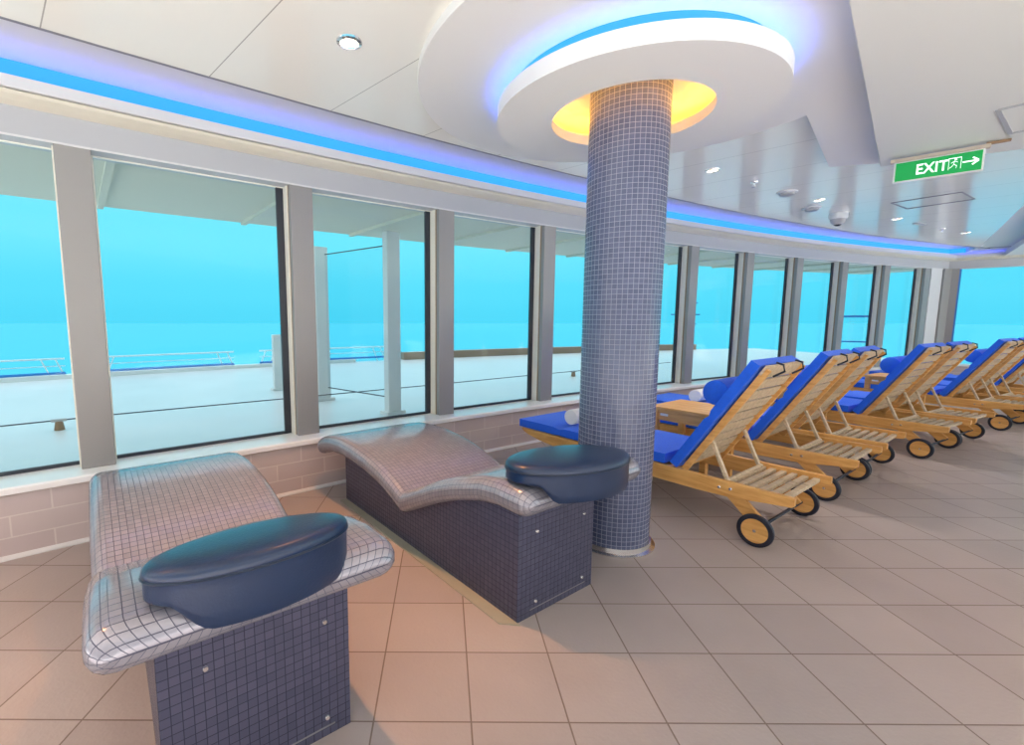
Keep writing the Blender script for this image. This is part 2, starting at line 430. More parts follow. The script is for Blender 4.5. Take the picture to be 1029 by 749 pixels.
# access hatch frame in the glossy ceiling and in the bulkhead
def flatframe(name, c, w, l, ang, z, t, mat):
    R = Matrix.Rotation(ang, 3, 'Z'); b = B()
    for sx, sy, ww, ll in ((-1, 0, t, l), (1, 0, t, l), (0, -1, w, t), (0, 1, w, t)):
        b.box(Vector((c[0], c[1], z))+R @ Vector((sx*w/2, sy*l/2, 0)), (ww, ll, .006), R)
    return b.build(name, mat)
o = flatframe('ceiling_hatch', (5.05, 4.95), .5, .5, rad(32), ZC-.003, .012, M['trimgrey']); tag(o, 'square access hatch outlined in the glossy ceiling above the loungers', 'hatch')
o = flatframe('ceiling_hatch', (3.35, 2.52), .55, .6, rad(35), 2.327, .02, M['greyplastic']); tag(o, 'access hatch outline in the grey ceiling panel at the right edge', 'hatch')

# ceiling ring with blue and amber light
e = empty('ceiling_ring', (CX, CY, 2.245)); tag(e, 'round white ceiling ring around the mosaic column, lit blue outside and amber inside', 'ceiling ring')
RO, RI = .667, .384
B().lathe([(RI, .0), (RI, .052), (RI+.012, .052), (RI+.012, .04), (RO-.012, .04), (RO-.012, .075), (RO, .075), (RO, 0)], n=96, closed=True).build('disc', M['matte'], e)
B().lathe([(RO-.045, .045), (RO-.03, .045), (RO-.03, .056), (RO-.045, .056)], n=96, closed=True).build('blue_light', emit('blue ring led', (.05, .12, 1, 1), 15), e)
B().lathe([(RO-.075, .04), (RO-.07, .04), (RO-.07, .144), (RO-.075, .144)], n=96, closed=True).build('blue_glow_band', M['diffuser'], e)  # blue glow on the platform, put into an added emissive cylinder
B().lathe([(RO-.082, .04), (RO-.078, .04), (RO-.078, .144), (RO-.082, .144)], n=96, closed=True).build('baffle', M['matte'], e)  # added backing, keeps the blue band out of the hole
B().lathe([(RI+.035, .045), (RI+.055, .045), (RI+.055, .058), (RI+.035, .058)], n=72, closed=True).build('amber_light', emit('amber ring led', (1, .42, .04, 1), 20), e)
for i in range(4):
    a = rad(45+90*i); B().tube([(.52*math.cos(a), .52*math.sin(a), .04), (.52*math.cos(a), .52*math.sin(a), .145)], .008, 8).build('hanger', M['steel'], e)

# mosaic column
e = empty('mosaic_column', (CX, CY, 0)); tag(e, 'round ceiling-high column covered in blue-grey mosaic tiles on a steel foot ring', 'column')
RC = .195; n = 96; vs = []; fs = []; uv = []
zt = 2.389
for k in range(n):
    a = 2*PI*k/n; vs.append((RC*math.cos(a), RC*math.sin(a), 0))
for k in range(n):
    a = 2*PI*k/n; vs.append((RC*math.cos(a), RC*math.sin(a), zt))
U = 49*.025
for k in range(n):
    k2 = (k+1) % n; fs.append((k, k2, n+k2, n+k)); u0 = U*k/n; u1 = U*(k+1)/n; uv.append(((u0, 0), (u1, 0), (u1, zt), (u0, zt)))
mesh('shaft', vs, fs, M['mos_col'], e, uv, True)
B().lathe([(RC, 0), (RC+.03, 0), (RC+.03, .006), (RC+.012, .012), (RC+.008, .035), (RC, .035)], n=96, closed=True).build('foot_ring', M['steel'], e)

# ------------------------------------------------------------------ floor
struct(B().prism([(-6, -3.2), (-5.2, .2), *[tuple(arc(k_, 0)[:2]) for k_ in (-3, -2, -1, 0, 1, 2, 3, 4, 5, 6, 7, 8, 9, 10, 10.3)], (14.3, 5.0), (10.2, 2.2), (9.6, 1.0), (9.6, -3.2)], 'z', -.05, 0).build('floor', M['floor']))
# added unseen: pale ground bouncing sun to the ceiling, block shading the front deck
struct(B().prism([(-12, -5.5), (-12, -1.2), (-5.2, -1.2), (-5.4, -3.2), (9.6, -3.2), (9.6, 1.0), (10.2, 2.2), (14.3, 5.0), (20, 5.0), (20, -5.5)], 'z', -.06, -.005).build('bounce_floor', plain('pale bounce floor', (.78, .77, .75, 1), .7)))
struct(B().prism([(-12, -1.6), (-12, 0), (-7, 3), (-3.6, 5.0), (1, 7.6), (7, 11.2), (12, 13), (20, 10), (13.5, 5.6), (9.5, 1.5), (9.5, -1.6)], 'z', 2.72, 20).build('sun_block_mass', M['overhang']))

# ------------------------------------------------------------------ heated loungers
TOP = [(-.065, .50), (-.06, .545), (-.03, .567), (.0, .575), (.10, .577), (.2, .565), (.38, .510), (.5, .462), (.6, .412), (.72, .350), (.79, .318), (.84, .342), (.92, .378), (1.02, .412),
       (1.15, .445), (1.3, .468), (1.45, .478), (1.58, .470), (1.70, .445), (1.78, .412)]
def ztop(s):
    for (a, za), (b, zb) in zip(TOP, TOP[1:]):
        if a <= s <= b: return za+(zb-za)*(s-a)/(b-a)
    return TOP[0][1] if s < TOP[0][0] else TOP[-1][1]
TH = .115
def lounge(name, A, ang, w, foot, back, label):
    """x = s (towards the window), y = -v (v to the right)"""
    e = empty(name, (A[0], A[1], 0), rad(ang+90)); tag(e, label, 'heated lounger', 'mosaic heated loungers')
    # --- slab
    cl = []          # centre line: s, z
    sm = [.0, .1, .2, .38, .5, .6, .70, .76, .785, .80, .83, .88, .95, 1.02, 1.15, 1.3, 1.45, 1.58, 1.68, 1.76]
    base = []
    def q(s):  # smooth top without the round foot end
        if s < .1: return .577
        return ztop(s)
    ext = [-.062+.0]
    st = []
    R = TH/2
    for i in range(7):     # rounded foot end
        a = PI/2*i/6; st.append((-.062+R*(1-math.sin(PI/2-a) if False else (1-math.cos(a)) ), math.sin(a)))
    # positions from the tip inwards with the thickness factor
    s_list = [(-.062+R*(1-math.cos(PI/2*i/6)), math.sin(PI/2*i/6)) for i in range(7)]
    s_list += [(s, 1) for s in sm if s > .02]
    se = 1.80
    s_list += [(se-R*(1-math.cos(PI/2*i/6)), math.sin(PI/2*i/6)) for i in range(6, -1, -1)]
    s_list = sorted(s_list, key=lambda t: t[0])
    nst = len(s_list)
    # loop template (around the section): lateral 0..1 and up -1..1
    NL = 24; NS = 7
    rings = []; arcs = []
    Ltot = 0; prev = None; Ls = []
    for s, tf in s_list:
        zc = q(s)-R
        if s < .15: zc -= .012*(1-max(0, min(1, (s+.06)/.21)))
        fr = max(0, min(1, s/1.7)); v0 = foot[0]+(back[0]-foot[0])*fr; v1 = foot[1]+(back[1]-foot[1])*fr
        ins = R*.8*(1-tf)
        v0 += ins; v1 -= ins; hh = R*max(tf, .02)
        ring = []
        for i in range(NL+1):     # top left to right
            f = i/NL; v = v0+R*.9+(v1-v0-1.8*R)*f; ring.append((v, hh))
        for i in range(1, NS):    # right side down
            a = PI/2-PI*i/NS; ring.append((v1-R*.9+R*.9*math.cos(a), hh*math.sin(a)))
        for i in range(NL+1):
            f = i/NL; v = v1-R*.9-(v1-v0-1.8*R)*f; ring.append((v, -hh))
        for i in range(1, NS):
            a = -PI/2-PI*i/NS; ring.append((v0+R*.9+R*.9*math.cos(a), hh*math.sin(a)))
        if prev: Ltot += math.dist((s, zc), prev)
        prev = (s, zc); Ls.append(Ltot)
        rings.append([(s, -v, zc+z) for v, z in ring])
    m = len(rings[0])
    per = [0]
    midr = rings[nst//2]
    for j in range(1, m+1):
        per.append(per[-1]+math.dist(midr[j % m], midr[j-1]))
    # extra length for the round ends so that tiles do not squash
    Lu = [l for l in Ls]
    for i in range(1, 7):
        pass
    vs = [p for r in rings for p in r]; fs = []; uv = []
    L2 = [0]
    for i in range(1, nst):
        # true surface length along the top middle
        L2.append(L2[-1]+math.dist(rings[i][NL//2], rings[i-1][NL//2]))
    for i in range(nst-1):
        for j in range(m):
            j2 = (j+1) % m
            fs.append((i*m+j, (i+1)*m+j, (i+1)*m+j2, i*m+j2))
            uv.append(((per[j], L2[i]), (per[j], L2[i+1]), (per[j+1], L2[i+1]), (per[j+1], L2[i])))
    fs.append(tuple(range(m))); uv.append([(0, 0)]*m)
    fs.append(tuple((nst-1)*m+j for j in range(m-1, -1, -1))); uv.append([(0, 0)]*m)
    o = mesh('lounge_slab', vs, fs, M['mos_slab'], e, uv, True)
    try: o.data.set_sharp_from_angle(angle=rad(50))
    except Exception: pass
    # --- pedestal
    prof = [(0, 0)]+[(1.62, 0)]
    up = [(s, q(s)-.07) for s in (1.62, 1.45, 1.3, 1.15, 1.02, .92, .84, .79, .72, .6, .5, .38, .2, .1, 0)]
    poly = prof+up
    vs = [(s, 0, z) for s, z in poly]+[(s, -w, z) for s, z in poly]; n = len(poly)
    fs = []; uv = []
    fs.append(tuple(range(n))); uv.append([(s, z) for s, z in poly])
    fs.append(tuple(range(2*n-1, n-1, -1))); uv.append([(s, z) for s, z in reversed(poly)])
    for i in range(n):
        j = (i+1) % n; (s1, z1), (s2, z2) = poly[i], poly[j]
        fs.append((i, n+i, n+j, j))
        if abs(s1-s2) < 1e-6: uv.append(((0, z1), (w, z1), (w, z2), (0, z2)))
        else: uv.append(((0, s1), (w, s1), (w, s2), (0, s2)))
    o = mesh('pedestal', vs, fs, M['mos_ped'], e, uv)
    bm = bmesh.new(); bm.from_mesh(o.data); bmesh.ops.recalc_face_normals(bm, faces=bm.faces); bm.to_mesh(o.data); bm.free()
    # slim line of the access panel and its four screws
    pan = B()
    for a, b in (((.075, .03), (w-.05, .03)),):
        pan.bar((-.001, -a[0], a[1]), (-.001, -b[0], b[1]), .003, .004)
    pan.build('access_panel_joint', M['trimgrey'], e)
    for v, z in ((.105, .366), (w-.075, .364), (.105, .062), (w-.075, .062)):
        B().lathe([(0, -.008), (.006, -.008), (.0085, -.004), (.0085, .001)], n=12, axis='y').build('screw', M['chrome'], e)
        sc = C.objects[-1]
        sc.rotation_euler = (0, 0, rad(-90)); sc.location = (-.001, -v, z)
    if A[0] > 0: B().prism([(1.62, 0), (1.62, .045), (.04, .06), (-.02, .0)], 'z', 0, .006).build('base_strip', M['border'], e)
    return e
bed1 = lounge('heated_lounger', (-.672, 1.008), 36, .49, (-.13, .64), (-.15, .56), 'grey mosaic heated lounger at the lower left, nearest to the camera')
bed2 = lounge('heated_lounger', (.308, 1.760), 36, .485, (-.03, .79), (-.14, .61), 'grey mosaic heated lounger standing beside the round mosaic column')

def cushion(bed, cen, semi, rot, ztop_, tilt, label):
    A = Vector(bed.location); ang = bed.rotation_euler.z
    e = empty('leather_cushion', tuple(A), ang); tag(e, label, 'cushion', 'navy leather cushions')
    a, b = semi; n = 72; sx, vy = cen[1], cen[0]
    def P(phi, f=1, z=0):
        lv = a*f*math.cos(phi); ls = b*f*math.sin(phi)
        v = vy+lv*math.cos(rot)-ls*math.sin(rot); s = sx+lv*math.sin(rot)+ls*math.cos(rot)
        return s, v
    def sm(t): t = max(0, min(1, t)); return t*t*(3-2*t)
    rings = []
    prof = [(1.0, -.034), (1.012, -.02), (1.0, -.008), (.965, .0), (.85, .006), (.6, .010), (.3, .012)]
    rows = []
    # side, from bottom to seam
    def bot(s, v): return .518+(.583-.518)*sm((s+.02+.30*(v-vy)*-1-(-.07))/.06) if False else .518+(.583-.518)*sm((s-.32*(v-vy)+.055)/.07)
    for t in (0, .12, .35, .6, .85, 1):
        r = []
        for k in range(n):
            ph = 2*PI*k/n; f = (.975 if t == 0 else 1.0); s, v = P(ph, f)
            zt_ = ztop_+tilt*s-.034; zb = bot(s, v); r.append((s, -v, zb+(zt_-zb)*t))
        rows.append(r)
    for f, dz in prof[1:]:
        rows.append([(lambda sv: (sv[0], -sv[1], ztop_+tilt*sv[0]+dz))(P(2*PI*k/n, f)) for k in range(n)])
    vs = [p for r in rows for p in r]; fs = []
    for i in range(len(rows)-1):
        fs += [(i*n+k, i*n+(k+1) % n, (i+1)*n+(k+1) % n, (i+1)*n+k) for k in range(n)]
    s, v = P(0, 0); vs.append((s, -v, ztop_+tilt*s+.0125)); c = len(vs)-1; L = (len(rows)-1)*n
    fs += [(L+k, L+(k+1) % n, c) for k in range(n)]
    # underside
    s, v = P(0, 0); vs.append((s, -v, .583)); c = len(vs)-1
    rr = []
    fs += [((k+1) % n, k, c) for k in range(n)]
    o = mesh('body', vs, fs, M['navy'], e, None, True)
    bm = bmesh.new(); bm.from_mesh(o.data); bmesh.ops.recalc_face_normals(bm, faces=bm.faces); bm.to_mesh(o.data); bm.free()
    try: o.data.set_sharp_from_angle(angle=rad(60))
    except Exception: pass
    pp = [(lambda sv: (sv[0], -sv[1], ztop_+tilt*sv[0]-.026))(P(2*PI*k/n, 1.008)) for k in range(n+1)]
    B().tube(pp, .0035, 6, cap=False).build('piping', M['piping'], e)
    return e
cushion(bed1, (.240, .012), (.252, .124), 0, .662, -.08, 'navy leather oval cushion on the nearest mosaic lounger at lower left')
cushion(bed2, (.276, -.015), (.284, .165), rad(-16), .656, -.02, 'navy leather oval cushion on the mosaic lounger beside the column')

# ------------------------------------------------------------------ teak loungers  (x = s from head to foot, y = -v)
def make_lounger():
    e = empty('teak_lounger')
    W = .60
    rail = [(0, .305), (0, .262), (.012, .252), (.12, .240), (.30, .215), (.5, .207), (1.35, .207), (1.55, .214), (1.75, .236), (1.88, .262), (1.945, .290), (1.95, .305)]
    for y0, y1, lab in ((0, -.030, 'a'), (-W+.030, -W, 'b')):
        B().prism(rail, 'y', y0, y1).build('side_rail', M['teak'], e, .003)
    sl = B(); x = .66
    while x < 1.90: sl.box((x, -W/2, .289), (.055, W-.061, .016)); x += .075
    sl.build('seat_slats', M['teak'], e)
    r = B()
    for i in range(6): r.box((.065+i*.056, -W/2, .272), (.030, W-.061, .022))
    r.build('rack_slats', M['teakpale'], e, .002)
    # foot legs
    for y in (-.045, -W+.045):
        B().bar((1.50, y, .0), (1.50, y, .30), .028, .060, (1, 0, 0)).build('leg', M['teak'], e, .003)
    # slanted wheel legs, bolts, wheels
    for sgn, y in ((1, .0), (-1, -W)):
        yi = y-sgn*.044
        B().bar((.335, yi, .255), (.150, yi, .088), .026, .072, (0, 1, 0) if False else (1, 0, 1)).build('wheel_leg', M['teak'], e, .003)
        for bx_, bz in ((.365, .258), (.305, .264)):
            o = B().lathe([(0, .007), (.006, .006), (.010, 0)], n=14, axis='y').build('bolt', M['steel'], e); o.location = (bx_, y+(.0 if sgn > 0 else 0), bz)
            if sgn < 0: o.rotation_euler = (0, 0, PI)
        yw = y+sgn*.045
        wh = B().lathe([(.066, -.012), (.078, -.014), (.088, -.010), (.090, 0), (.088, .010), (.078, .014), (.066, .012)], n=40, axis='y', closed=True).build('wheel', M['rubber'], e)
        wh.location = (.150, yw, .090)
        B().lathe([(0, -.010), (.068, -.010), (.069, 0), (.068, .010), (0, .010)], n=40, axis='y').build('wheel_disc', M['teak'], wh)
        B().lathe([(0, -.016), (.007, -.015), (.010, -.010), (.010, .010), (.007, .015), (0, .016)], n=14, axis='y').build('hub_bolt', M['steel'], wh)
    B().tube([(.150, .043, .090), (.150, -W-.043, .090)], .009, 10).build('axle', M['rubber'], e)
    # backrest
    h0 = Vector((.605, 0, .308)); b = Vector((-.405, 0, .655)).normalized(); nn = Vector((b.z, 0, -b.x)).normalized()  # nn faces the foot side
    Lb = .775
    R = Matrix((b, Vector((0, 1, 0)), nn)).transposed()   # columns: along, lateral, normal
    def bb(bld, a0, a1, y0, y1, n0, n1):
        c = h0+b*((a0+a1)/2)+Vector((0, (y0+y1)/2, 0))+nn*((n0+n1)/2); return bld.box(c, (a1-a0, abs(y1-y0), abs(n1-n0)), R)
    for y0, y1 in ((-.036, -.062), (-W+.062, -W+.036)):
        bb(B(), -.03, Lb, y0, y1, -.036, 0).build('backrest_rail', M['teak'], e, .003)
    s2 = B(); a = .035
    while a < Lb-.05: bb(s2, a, a+.067, -.063, -W+.063, -.016, -.002); a += .084
    bb(s2, Lb-.045, Lb+.015, -.03, -W+.03, -.014, .0)
    s2.build('backrest_slats', M['teakpale'], e, .002)
    # props and their crossbar
    for y in (-.078, -W+.078):
        B().bar((.455, y, .508), (.352, y, .285), .018, .026, (0, 1, 0)).build('prop', M['teakpale'], e, .002)
    B().tube([(.352, -.05, .288), (.352, -W+.05, .288)], .013, 10).build('prop_crossbar', M['teakpale'], e)
    # cushions
    def pad(name, x0, x1, th_, tuft, fr):
        """rounded pad in its own frame: along, lateral, up"""
        nx, ny = 24, 10; vs = []; fs = []
        def prof(t, n): 
            return 1-abs(2*t-1)**8
        for side in (1, -1):
            for i in range(nx+1):
                for j in range(ny+1):
                    u_, v_ = i/nx, j/ny
                    k = (prof(u_, 8)*prof(v_, 8))**.5
                    seam = min([abs(u_-t) for t in tuft] or [1]); cr = 1-.45*math.exp(-(seam/.02)**2)*(1 if side > 0 else .3)
                    zz = th_/2+side*th_/2*max(.70, k)*cr
                    vs.append(fr(x0+(x1-x0)*u_, -.008-(W-.016)*v_, zz))
        m_ = (nx+1)*(ny+1)
        for i in range(nx):
            for j in range(ny):
                q_ = i*(ny+1)+j
                fs.append((q_, q_+ny+1, q_+ny+2, q_+1)); fs.append((m_+q_, m_+q_+1, m_+q_+ny+2, m_+q_+ny+1))
        edge = [i*(ny+1) for i in range(nx+1)]+[nx*(ny+1)+j for j in range(1, ny+1)]+[i*(ny+1)+ny for i in range(nx-1, -1, -1)]+[j for j in range(ny-1, 0, -1)]
        for p_, q_ in zip(edge, edge[1:]+edge[:1]): fs.append((p_, q_, m_+q_, m_+p_))
        o = mesh(name, vs, fs, M['blue'], e, None, True)
        bm = bmesh.new(); bm.from_mesh(o.data); bmesh.ops.recalc_face_normals(bm, faces=bm.faces); bm.to_mesh(o.data); bm.free()
        try: o.data.set_sharp_from_angle(angle=rad(50))
        except Exception: pass
        return o
    pad('seat_cushion', .70, 1.985, .088, (.34, .67), lambda x_, y_, z_: Vector((x_, y_, .300+z_)))
    pad('back_cushion', -.01, Lb+.004, .074, (.5,), lambda x_, y_, z_: h0+b*x_+Vector((0, y_, 0))+nn*(z_+.003))
    # flap of the cushion over the top slat, with two ties
    for y in (-.16, -W+.16):
        pt = [h0+b*(Lb+.026)+Vector((0, y, 0))+nn*.0, h0+b*(Lb+.035)+Vector((0, y, 0))-nn*.035, h0+b*(Lb+.005)+Vector((0, y-.015, 0))-nn*.056, h0+b*(Lb-.05)+Vector((0, y-.01, 0))-nn*.03]
        B().tube(pt, .006, 8).build('tie', M['piping'], e)
    # round bolster lying against the top of the back cushion
    c = h0+b*.505+nn*(.080+.036)
    pr_ = [(0, 0), (.062, 0), (.073, .008), (.075, .03), (.075, W-.11), (.073, W-.088), (.062, W-.08), (0, W-.08)]
    o = B().lathe([(r_, -.04-h_) for r_, h_ in pr_], n=32, axis='y').build('bolster', M['blue'], e); o.location = c
    return e

LG = 'teak loungers with blue cushions'
L0 = make_lounger()
lp = [((1.826, 2.31), 125.5), None, None, ((4.341, 3.894), 119), None, ((6.27, 4.92), 118), None, None]
def offs(P, ang, v):
    a = rad(ang-90); return (P[0]+v*math.cos(a), P[1]+v*math.sin(a))
lp[1] = (offs(lp[0][0], 125.5, 1.105), 125.5); lp[2] = (offs(lp[0][0], 125.5, 1.835), 125.5)
lp[4] = (offs(lp[3][0], 119, .725), 119)
lp[6] = (offs(lp[5][0], 118, .73), 118); lp[7] = (offs(lp[5][0], 118, 1.87), 118)
labs = ['teak sun lounger with blue cushions nearest to the mosaic column',
        'second teak sun lounger from the column, left one of the first pair',
        'third teak sun lounger from the column, right one of the first pair',
        'fourth teak sun lounger from the column, left one of the middle pair',
        'fifth teak sun lounger from the column, right one of the middle pair',
        'sixth teak sun lounger from the column, left one of the last pair',
        'seventh teak sun lounger, right one of the last pair, cut by the right edge',
        'last teak sun lounger, mostly beyond the right edge of the photo']
for i, (p, a) in enumerate(lp):
    if i == 0:
        L0.location = (p[0], p[1], 0); L0.rotation_euler = (0, 0, rad(a)); tag(L0, labs[0], 'sun lounger', LG)
    else: dup(L0, (p[0], p[1], 0), rad(a), labs[i], LG)

# rolled towels on the foot ends
def towel(lo, s, label, first=None):
    p, a = lp[lo]; c = offs(p, a, .10); u_ = Vector((math.cos(rad(a)), math.sin(rad(a)), 0)); c = Vector((c[0], c[1], 0))+u_*s
    if first: return dup(first, (c.x, c.y, .388), rad(a), label, 'rolled towels on the loungers')
    e = empty('rolled_towel', (c.x, c.y, .388), rad(a)); tag(e, label, 'towel', 'rolled towels on the loungers')
    vs = []; n = 60; turns = 2.6
    # spiral section, extruded along -y
    b = B(); pts = []
    for i in range(n+1):
        th_ = 2*PI*turns*i/n; r = .020+.044*i/n; pts.append((r*math.cos(th_), .068+r*math.sin(th_)))
    inn = [(p_[0]*1.0*(1-.10), .068+(p_[1]-.068)*(1-.10)) for p_ in pts]
    poly = pts+inn[::-1]
    m_ = len(pts)
    vv = [(x_, 0, z_) for x_, z_ in pts]+[(x_, 0, z_) for x_, z_ in inn]+[(x_, -.40, z_) for x_, z_ in pts]+[(x_, -.40, z_) for x_, z_ in inn]
    ff = []
    for i in range(m_-1):
        ff += [(i, i+1, 2*m_+i+1, 2*m_+i), (m_+i, 3*m_+i, 3*m_+i+1, m_+i+1), (i, m_+i, m_+i+1, i+1), (2*m_+i, 2*m_+i+1, 3*m_+i+1, 3*m_+i)]
    ff += [(0, 2*m_, 3*m_, m_), (m_-1, 2*m_-1, 4*m_-1, 3*m_-1)]
    b.add(vv, ff, True); b.build('roll', M['towel'], e)
    B().lathe([(0, .002), (.058, .002), (.060, -.01), (.060, -.39), (.058, -.402), (0, -.402)], (0, 0, .068), 28, 'y').build('core', M['towel'], e)
    return e
t1 = towel(0, 1.52, 'white rolled towel on the foot of the lounger behind the column, left of the column')
towel(2, 1.46, 'white rolled towel on the third lounger, seen just right of the column', t1)
towel(4, 1.5, 'white rolled towel on the fifth lounger, seen between the backrests', t1)

# side tables between the pairs
def table(P, ang, s, v, label, first=None):
    c = offs(P, ang, v); u_ = Vector((math.cos(rad(ang)), math.sin(rad(ang)), 0)); c = Vector((c[0], c[1], 0))+u_*s
    if first: return dup(first, (c.x, c.y, 0), rad(ang), label, 'teak side tables')
    e = empty('side_table', (c.x, c.y, 0), rad(ang)); tag(e, label, 'side table', 'teak side tables')
    b = B()
    for i in range(6): b.box((0, -.20+i*.08, .538), (.46, .078, .024))
    b.build('tabletop', M['teak'], e, .003)
    a = B(); a.box((0, .205, .485), (.40, .02, .08)).box((0, -.205, .485), (.40, .02, .08)).box((.19, 0, .485), (.02, .40, .08)).box((-.19, 0, .485), (.02, .40, .08))
    a.build('apron', M['teak'], e)
    for x_ in (-.19, .19):
        for y_ in (-.205, .205): B().box((x_, y_, .2625), (.045, .045, .525)).build('leg', M['teak'], e, .003)
    B().box((0, 0, .20), (.36, .37, .018)).build('lower_shelf', M['teak'], e)
    B().box((.12, .2165, .49), (.06, .003, .018)).build('maker_plate', M['plastic'], e)
    return e
tb = table(lp[0][0], 125.5, .94, .855, 'teak side table standing between the first and second lounger')
table(lp[2][0], 122, .94, .87, 'teak side table standing between the third and fourth lounger', tb)
table(lp[4][0], 118.5, .9, 1.03, 'teak side table standing between the fifth and sixth lounger', tb)

# ------------------------------------------------------------------ ceiling fixtures
def downlight(p, label, col, power, z=ZC, first=None, size=95, vis=True):
    if vis:
        if first: e = dup(first, (p[0], p[1], z), 0, label, 'recessed ceiling downlights')
        else:
            e = empty('downlight', (p[0], p[1], z)); tag(e, label, 'downlight', 'recessed ceiling downlights')
            B().lathe([(.036, -.001), (.040, -.010), (.054, -.006), (.056, 0), (.036, 0)], n=36, closed=True).build('trim_ring', M['chrome'], e)
            B().lathe([(0, -.003), (.037, -.003), (.037, 0), (0, 0)], n=28).build('lens', M['lamp'], e)
    else: e = None
    ld = bpy.data.lights.new('downlight', 'SPOT'); ld.energy = power; ld.color = col; ld.spot_size = rad(size); ld.spot_blend = .9; ld.shadow_soft_size = .04
    lo = bpy.data.objects.new('downlight_beam', ld); C.objects.link(lo); lo.location = (p[0], p[1], z-.02)
    return e
WARM = (1, .42, .13); WW = (1, .86, .74)
dl = downlight((-.398, 2.181), 'chrome recessed downlight at upper left, above the two mosaic loungers', WARM, 130, size=72)
downlight((2.212, 3.95), 'chrome recessed downlight just right of the column, over the first lounger', WW, 70, first=dl)
downlight((3.854, 4.911), 'chrome recessed downlight between the two smoke detectors', WW, 70, first=dl)
downlight((5.526, 5.817), 'chrome recessed downlight just beyond the dome camera', WW, 70, first=dl)
downlight((7.393, 6.742), 'farthest chrome recessed downlight near the ceiling corner', WW, 70, first=dl)
downlight((-1.85, .9), '', WARM, 80, size=80, vis=False)
downlight((2.6, 1.3), '', WARM, 30, z=2.31, size=70, vis=False)
def puck(p, label, first=None):
    if first: return dup(first, (p[0], p[1], ZC), 0, label, 'ceiling smoke detectors')
    e = empty('smoke_detector', (p[0], p[1], ZC)); tag(e, label, 'smoke detector', 'ceiling smoke detectors')
    B().lathe([(0, 0), (.085, 0), (.085, -.008), (.062, -.012)], n=32).build('base_plate', M['plastic'], e)
    B().lathe([(.062, -.012), (.06, -.03), (.04, -.04), (0, -.042)], n=32).build('sensor', M['greyplastic'], e)
    return e
pk = puck((3.307, 4.61), 'round white smoke detector on the ceiling nearer to the column')
puck((4.05, 5.25), 'round white smoke detector on the ceiling beside the dome camera', pk)
e = empty('dome_camera', (4.572, 5.52, ZC)); tag(e, 'white dome security camera hanging from the ceiling above the loungers', 'camera')
B().lathe([(0, 0), (.085, 0), (.088, -.05), (.080, -.065), (0, -.066)], n=32).build('housing', M['plastic'], e)
B().lathe([(.074, -.065), (.066, -.10), (.04, -.128), (0, -.138)], n=32).build('dome', M['greyplastic'], e)
B().lathe([(.038, -.129), (.02, -.142), (0, -.146)], n=20).build('lens', M['smoke'], e)
def sprk(p, label, first=None):
    if first: return dup(first, (p[0], p[1], ZC), 0, label, 'ceiling sprinkler heads')
    e = empty('sprinkler_head', (p[0], p[1], ZC)); tag(e, label, 'sprinkler', 'ceiling sprinkler heads')
    B().lathe([(0, 0), (.032, 0), (.03, -.006), (.010, -.01), (.009, -.03), (0, -.03)], n=20).build('flange', M['chrome'], e)
    B().lathe([(0, -.045), (.018, -.045), (.018, -.042), (0, -.042)], n=16).build('deflector', M['steel'], e)
    B().bar((.008, 0, -.03), (.006, 0, -.044), .003, .003, (1, 0, 0)).bar((-.008, 0, -.03), (-.006, 0, -.044), .003, .003, (1, 0, 0)).build('arms', M['steel'], e)
    return e
sk = sprk((2.775, 4.284), 'small sprinkler head on the ceiling between downlight and smoke detector')
sprk((6.756, 6.448), 'small sprinkler head on the far ceiling near the corner', sk)
o = B().box((6.109, 6.116, ZC-.006), (.25, .05, .012), Matrix.Rotation(rad(25), 3, 'Z')).build('air_diffuser', M['greyplastic']); tag(o, 'thin grey slot air diffuser in the far ceiling', 'air vent')

# exit sign
pL = Vector((3.135, 3.345, 0)); pR = Vector((3.412, 3.068, 0)); t = (pR-pL).normalized()
e = empty('exit_sign', tuple((pL+pR)/2+Vector((0, 0, 2.165))), math.atan2(t.y, t.x)); tag(e, 'green EXIT sign with running figure and arrow hanging under the ceiling panel', 'exit sign')
wS = (pR-pL).length; hS = .118
B().box((0, 0, hS/2), (wS+.02, .022, hS+.016)).build('housing', M['plastic'], e, .003)
B().box((0, -.0125, hS/2), (wS, .003, hS)).build('panel', M['green'], e)
B().box((0, 0, hS+.018), (wS+.06, .05, .022)).build('ceiling_bracket', plain('beige bracket', lin(196, 180, 164), .5), e, .003)
B().box((wS/2+.06, .0, hS+.034), (.10, .03, .012)).build('cable_cover', M['copper'], e)
def text(body, size, x, z, parent, mat, name):
    cu = bpy.data.curves.new('t', 'FONT'); cu.body = body; cu.size = size; cu.extrude = .001; cu.align_x = 'LEFT'; cu.offset = size*.012
    to = bpy.data.objects.new('t', cu); C.objects.link(to); bpy.context.view_layer.update()
    me = bpy.data.meshes.new_from_object(to); me.materials.clear(); me.materials.append(mat)
    bpy.data.objects.remove(to); o_ = bpy.data.objects.new(name, me); C.objects.link(o_); o_.parent = parent
    o_.location = (x, -.0155, z); o_.rotation_euler = (PI/2, 0, 0); return o_
tx = text('EXIT', .092, -wS/2+.097, .028, e, M['signwhite'], 'lettering'); tx.scale.x = .150/max(.01, max(v_.co.x for v_ in tx.data.vertices))
